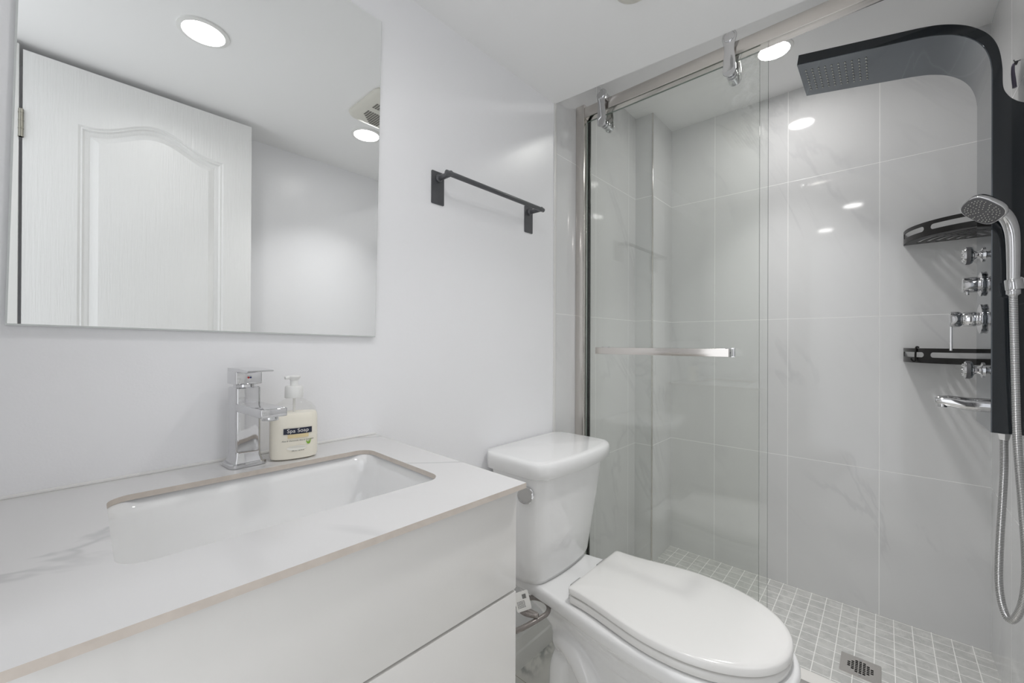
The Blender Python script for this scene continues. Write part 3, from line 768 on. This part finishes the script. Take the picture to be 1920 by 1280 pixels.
b = nbm(); lathe(b, [(.038, 0), (.040, .004), (.040, .007), (.030, .010), (.018, .011), (.0195, .016), (.0195, .036), (.017, .040), (.019, .042), (.0215, .046), (.0215, .062), (.0195, .064), (.001, .0645)], (XC, YC, .070), (0, 1, 0)); k_ = obj('mixer_valve', b, M_CHROME, t)
b = nbm(); box(b, XC - .006, XC + .006, YC + .058, YC + .064, -.018, .062, .0015); obj('mixer_lever', b, M_CHROME, k_)
b = nbm()
sp_ = catmull([(XC, YC - .001, -.165), (XC, YC + .03, -.165), (XC, YC + .06, -.161), (XC, YC + .082, -.159), (XC, YC + .093, -.160)], 5)
Rr = rings_tube(sp_, lambda i: .0185 - .0095 * (i / (len(sp_) - 1)) ** 2, 24)
loft(b, Rr); cyl(b, (XC, YC + .078, -.178), (XC, YC + .078, -.165), .0105, 20, .001); obj('tub_spout', b, M_CHROME, t)
b = nbm(); lathe(b, [(.016, -.226 + .222 + .0), (.016, -.012), (.013, -.014), (.010, -.030)], (1.69, -.236, -.222), (0, 0, 1), 6); obj('hose_nut', b, M_CHROME, t)
b = nbm(); lathe(b, [(.011, 0), (.011, .02), (.016, .022), (.016, .030)], (XP0 + .001, -.236, .150), (-1, 0, 0), 24); cyl(b, (1.556, -.2340, .132), (1.558, -.2320, .158), .0155, 24, .002)
obj('hand_shower_holder', b, M_CHROME, t)

# hand shower and its hose
t = thing('hand_shower', 'chrome hand shower with a grey nozzle face hanging in the holder beside the black panel', 'hand shower', (1.557, -.232, .15))
ht = catmull([(1.557, -.232, .158), (1.556, -.232, .20), (1.553, -.231, .25), (1.549, -.228, .280), (1.540, -.220, .305), (1.528, -.206, .325), (1.517, -.190, .338)], 6)
HN = Vector((-.62, .40, -.62)).normalized()      # where the spray face looks
b = nbm(); N_ = len(ht)
def hr(i):
    s_ = i / (N_ - 1); return .0112 + .0035 * s_ if s_ < .75 else .0138 - .0048 * ((s_ - .75) / .25) ** 2
loft(b, rings_tube(ht, hr, 24)); obj('grip', b, M_CHROME, t, 60)
hc = Vector((1.508, -.180, .330))
ax = Vector((-.15, .72, .62)); ax = (ax - HN * ax.dot(HN)).normalized(); sd = HN.cross(ax)
def hd_ring(r, h, n=40, p=3.0, sx=.78):
    o = []
    for k in range(n):
        th = 2 * PI * k / n; c_, s_ = math.cos(th), math.sin(th)
        o.append(hc + ax * (r * math.copysign(abs(c_) ** (2 / p), c_)) + sd * (r * sx * math.copysign(abs(s_) ** (2 / p), s_)) + HN * h)
    return o
b = nbm(); loft(b, [hd_ring(.014, -.020), hd_ring(.028, -.016), hd_ring(.037, -.006), hd_ring(.040, .003), hd_ring(.0395, .009), hd_ring(.037, .0105)]); hh = obj('spray_head', b, M_CHROME, t, 60)
b = nbm(); loft(b, [hd_ring(.037, .0100), hd_ring(.036, .0120), hd_ring(.031, .0125)]); hf = obj('spray_face', b, M_RUBBER, hh, 40, 'grey rubber spray face')
b = nbm()
for rr_, cnt in ((.007, 5), (.013, 10), (.019, 15), (.025, 20), (.030, 24)):
    for k in range(cnt):
        th = 2 * PI * k / cnt; c_, s_ = math.cos(th), math.sin(th)
        p_ = hc + ax * rr_ * math.copysign(abs(c_) ** .75, c_) + sd * rr_ * .80 * math.copysign(abs(s_) ** .75, s_) + HN * .0122
        lathe(b, [(.0010, 0), (.0008, .0018)], p_, HN, 6)
o = obj('nozzles', b, M_NOZZLE, hf, 0); o['kind'] = 'stuff'
b = nbm(); lathe(b, [(.0085, 0), (.0125, .004), (.0125, .016), (.010, .02)], (1.557, -.232, .118), (0, 0, 1), 24); obj('hose_collar', b, M_CHROME, t)
P_ = catmull([(1.557, -.232, .122), (1.557, -.233, .05), (1.560, -.236, -.10), (1.567, -.240, -.24), (1.585, -.250, -.38), (1.594, -.257, -.50), (1.598, -.258, -.58), (1.606, -.254, -.64), (1.620, -.246, -.685), (1.634, -.238, -.702), (1.648, -.232, -.694), (1.662, -.227, -.665), (1.674, -.225, -.615), (1.684, -.228, -.53), (1.689, -.233, -.42), (1.690, -.236, -.33), (1.690, -.236, -.25)], 14)
uvtube('metal_hose', P_, .0078, M_HOSE, t, 16)

# ------------------------------------------------------------------ corner shelves
CXs, CYs = XE, YR
def shelf(z0, label, h=.050, R=.222):
    t = thing('corner_shelf', label, 'shelf', (CXs - .08, CYs + .08, z0), 'black shower corner shelves')
    def ap(a, r): return (CXs - .001 - r * math.sin(a), CYs + .001 + r * math.cos(a))       # a=0 on the end wall, a=90deg on the side wall
    # slotted tray
    out = [(CXs - .001, CYs + .001)] + [ap(PI / 2 * k / 40, R) for k in range(41)]
    holes = []
    for r in (.060, .085, .110, .135, .160, .185):
        for a0, a1 in ((.16, .72), (.85, 1.41)):
            wv = .0055; m = 12
            lp = [ap(a0 + (a1 - a0) * k / m, r + wv) for k in range(m + 1)] + [ap(a1 - (a1 - a0) * k / m, r - wv) for k in range(m + 1)]
            holes.append(lp)
    b = nbm(); plate(b, out, holes, lambda a, c, q: (a, c, q), z0, z0 + .002); obj('slotted_tray', b, M_BLACK, t, 20)
    # front rim with long slots, bent round the arc: (angle*R, z) sheet with thickness
    Lr = PI / 2 * R; o_ = []
    def stad(c0, c1, zc, r):
        pts = []
        for k in range(9): a = -PI / 2 + PI * k / 8; pts.append((c1 - r + r * math.cos(a), zc + r * math.sin(a)))
        m = max(2, int((c1 - c0) / .012))
        for k in range(1, m): pts.append((c1 - r - (c1 - c0 - 2 * r) * k / m, zc + r))
        for k in range(9): a = PI / 2 + PI * k / 8; pts.append((c0 + r + r * math.cos(a), zc + r * math.sin(a)))
        for k in range(1, m): pts.append((c0 + r + (c1 - c0 - 2 * r) * k / m, zc - r))
        return pts
    m = 40; rim = [(Lr * k / m, z0) for k in range(m + 1)] + [(Lr * (m - k) / m, z0 + h) for k in range(m + 1)]
    hl = [stad(.020, .150, z0 + h * .56, .009), stad(.172, Lr - .020, z0 + h * .56, .009)]
    b = nbm(); plate(b, rim, hl, lambda a, c, q: (*ap(a / R, q), c), R, R - .002); obj('rim', b, M_BLACK, t, 20)
    return t
shelf(.379, 'black quarter-round corner shelf, the upper of two, with slotted tray')
t = shelf(-.066, 'black quarter-round corner shelf, the lower of two, with a hook on its rim', .052)
b = nbm()
hx, hy = CXs - .2235 * math.sin(.54), CYs + .2235 * math.cos(.54)
tube(b, catmull([(hx + .006, hy - .006, -.011), (hx, hy, -.010), (hx - .002, hy + .002, -.030), (hx - .003, hy + .003, -.055), (hx - .007, hy + .007, -.061), (hx - .012, hy + .013, -.056), (hx - .013, hy + .014, -.048)], 5), .0030, 10)
obj('hook', b, M_BLACK, t)

# razor hanging high on the shower wall
t = thing('razor', 'mauve curved razor handle hanging from a small hook above the black shower panel', 'razor', (1.775, YR + .01, .72))
b = nbm(); tube(b, catmull([(1.768, YR + .012, .775), (1.770, YR + .014, .768), (1.776, YR + .013, .750), (1.778, YR + .011, .728), (1.777, YR + .010, .712)], 6), lambda i: .0028 + .0016 * min(1, i / 16), 14); obj('grip', b, M_PURPLE, t)
b = nbm(); box(b, 1.758, 1.776, YR + .006, YR + .013, .772, .777, .001); obj('razor_head', b, M_RUBBER, t)
b = nbm(); tube(b, [(1.775, YR, .783), (1.775, YR + .010, .781), (1.775, YR + .012, .788)], .0013, 8); obj('hook', b, M_RUBBER, t)

# ------------------------------------------------------------------ floor drain
t = thing('floor_drain', 'square stainless drain cover in the grey mosaic shower floor', 'drain', ((DX0 + DX1) / 2, (DY0 + DY1) / 2, FS))
cx, cy = (DX0 + DX1) / 2, (DY0 + DY1) / 2
holes = []
for i in range(-3, 4):
    for j in range(-3, 4):
        if abs(i) + abs(j) > 4: continue
        x, y = cx + i * .0098, cy + j * .0098; holes.append([(x - .0036, y - .0036), (x + .0036, y - .0036), (x + .0036, y + .0036), (x - .0036, y + .0036)])
b = nbm(); plate(b, rrect(DX0, DX1, DY0, DY1, .003, 2), holes, lambda a, c, q: (a, c, q), FS + .0015, FS - .0015); obj('grate', b, M_STEEL, t, 0)
b = nbm(); box(b, DX0 + .008, DX1 - .008, DY0 + .008, DY1 - .008, FS - .045, FS - .035); obj('sump', b, M_DARK, t, 0)
for x, y in ((DX0 + .012, cy), (DX1 - .012, cy)):
    b = nbm(); lathe(b, [(.004, 0), (.0035, .0012), (.0005, .0014)], (x, y, FS + .0015), (0, 0, 1), 16); obj('screw', b, M_CHROME, t)

# ------------------------------------------------------------------ lift everything so that the bathroom floor lies at z = 0
for o in list(S.objects):
    if o.parent is None and o.type != 'CAMERA': o.location.z += ZF
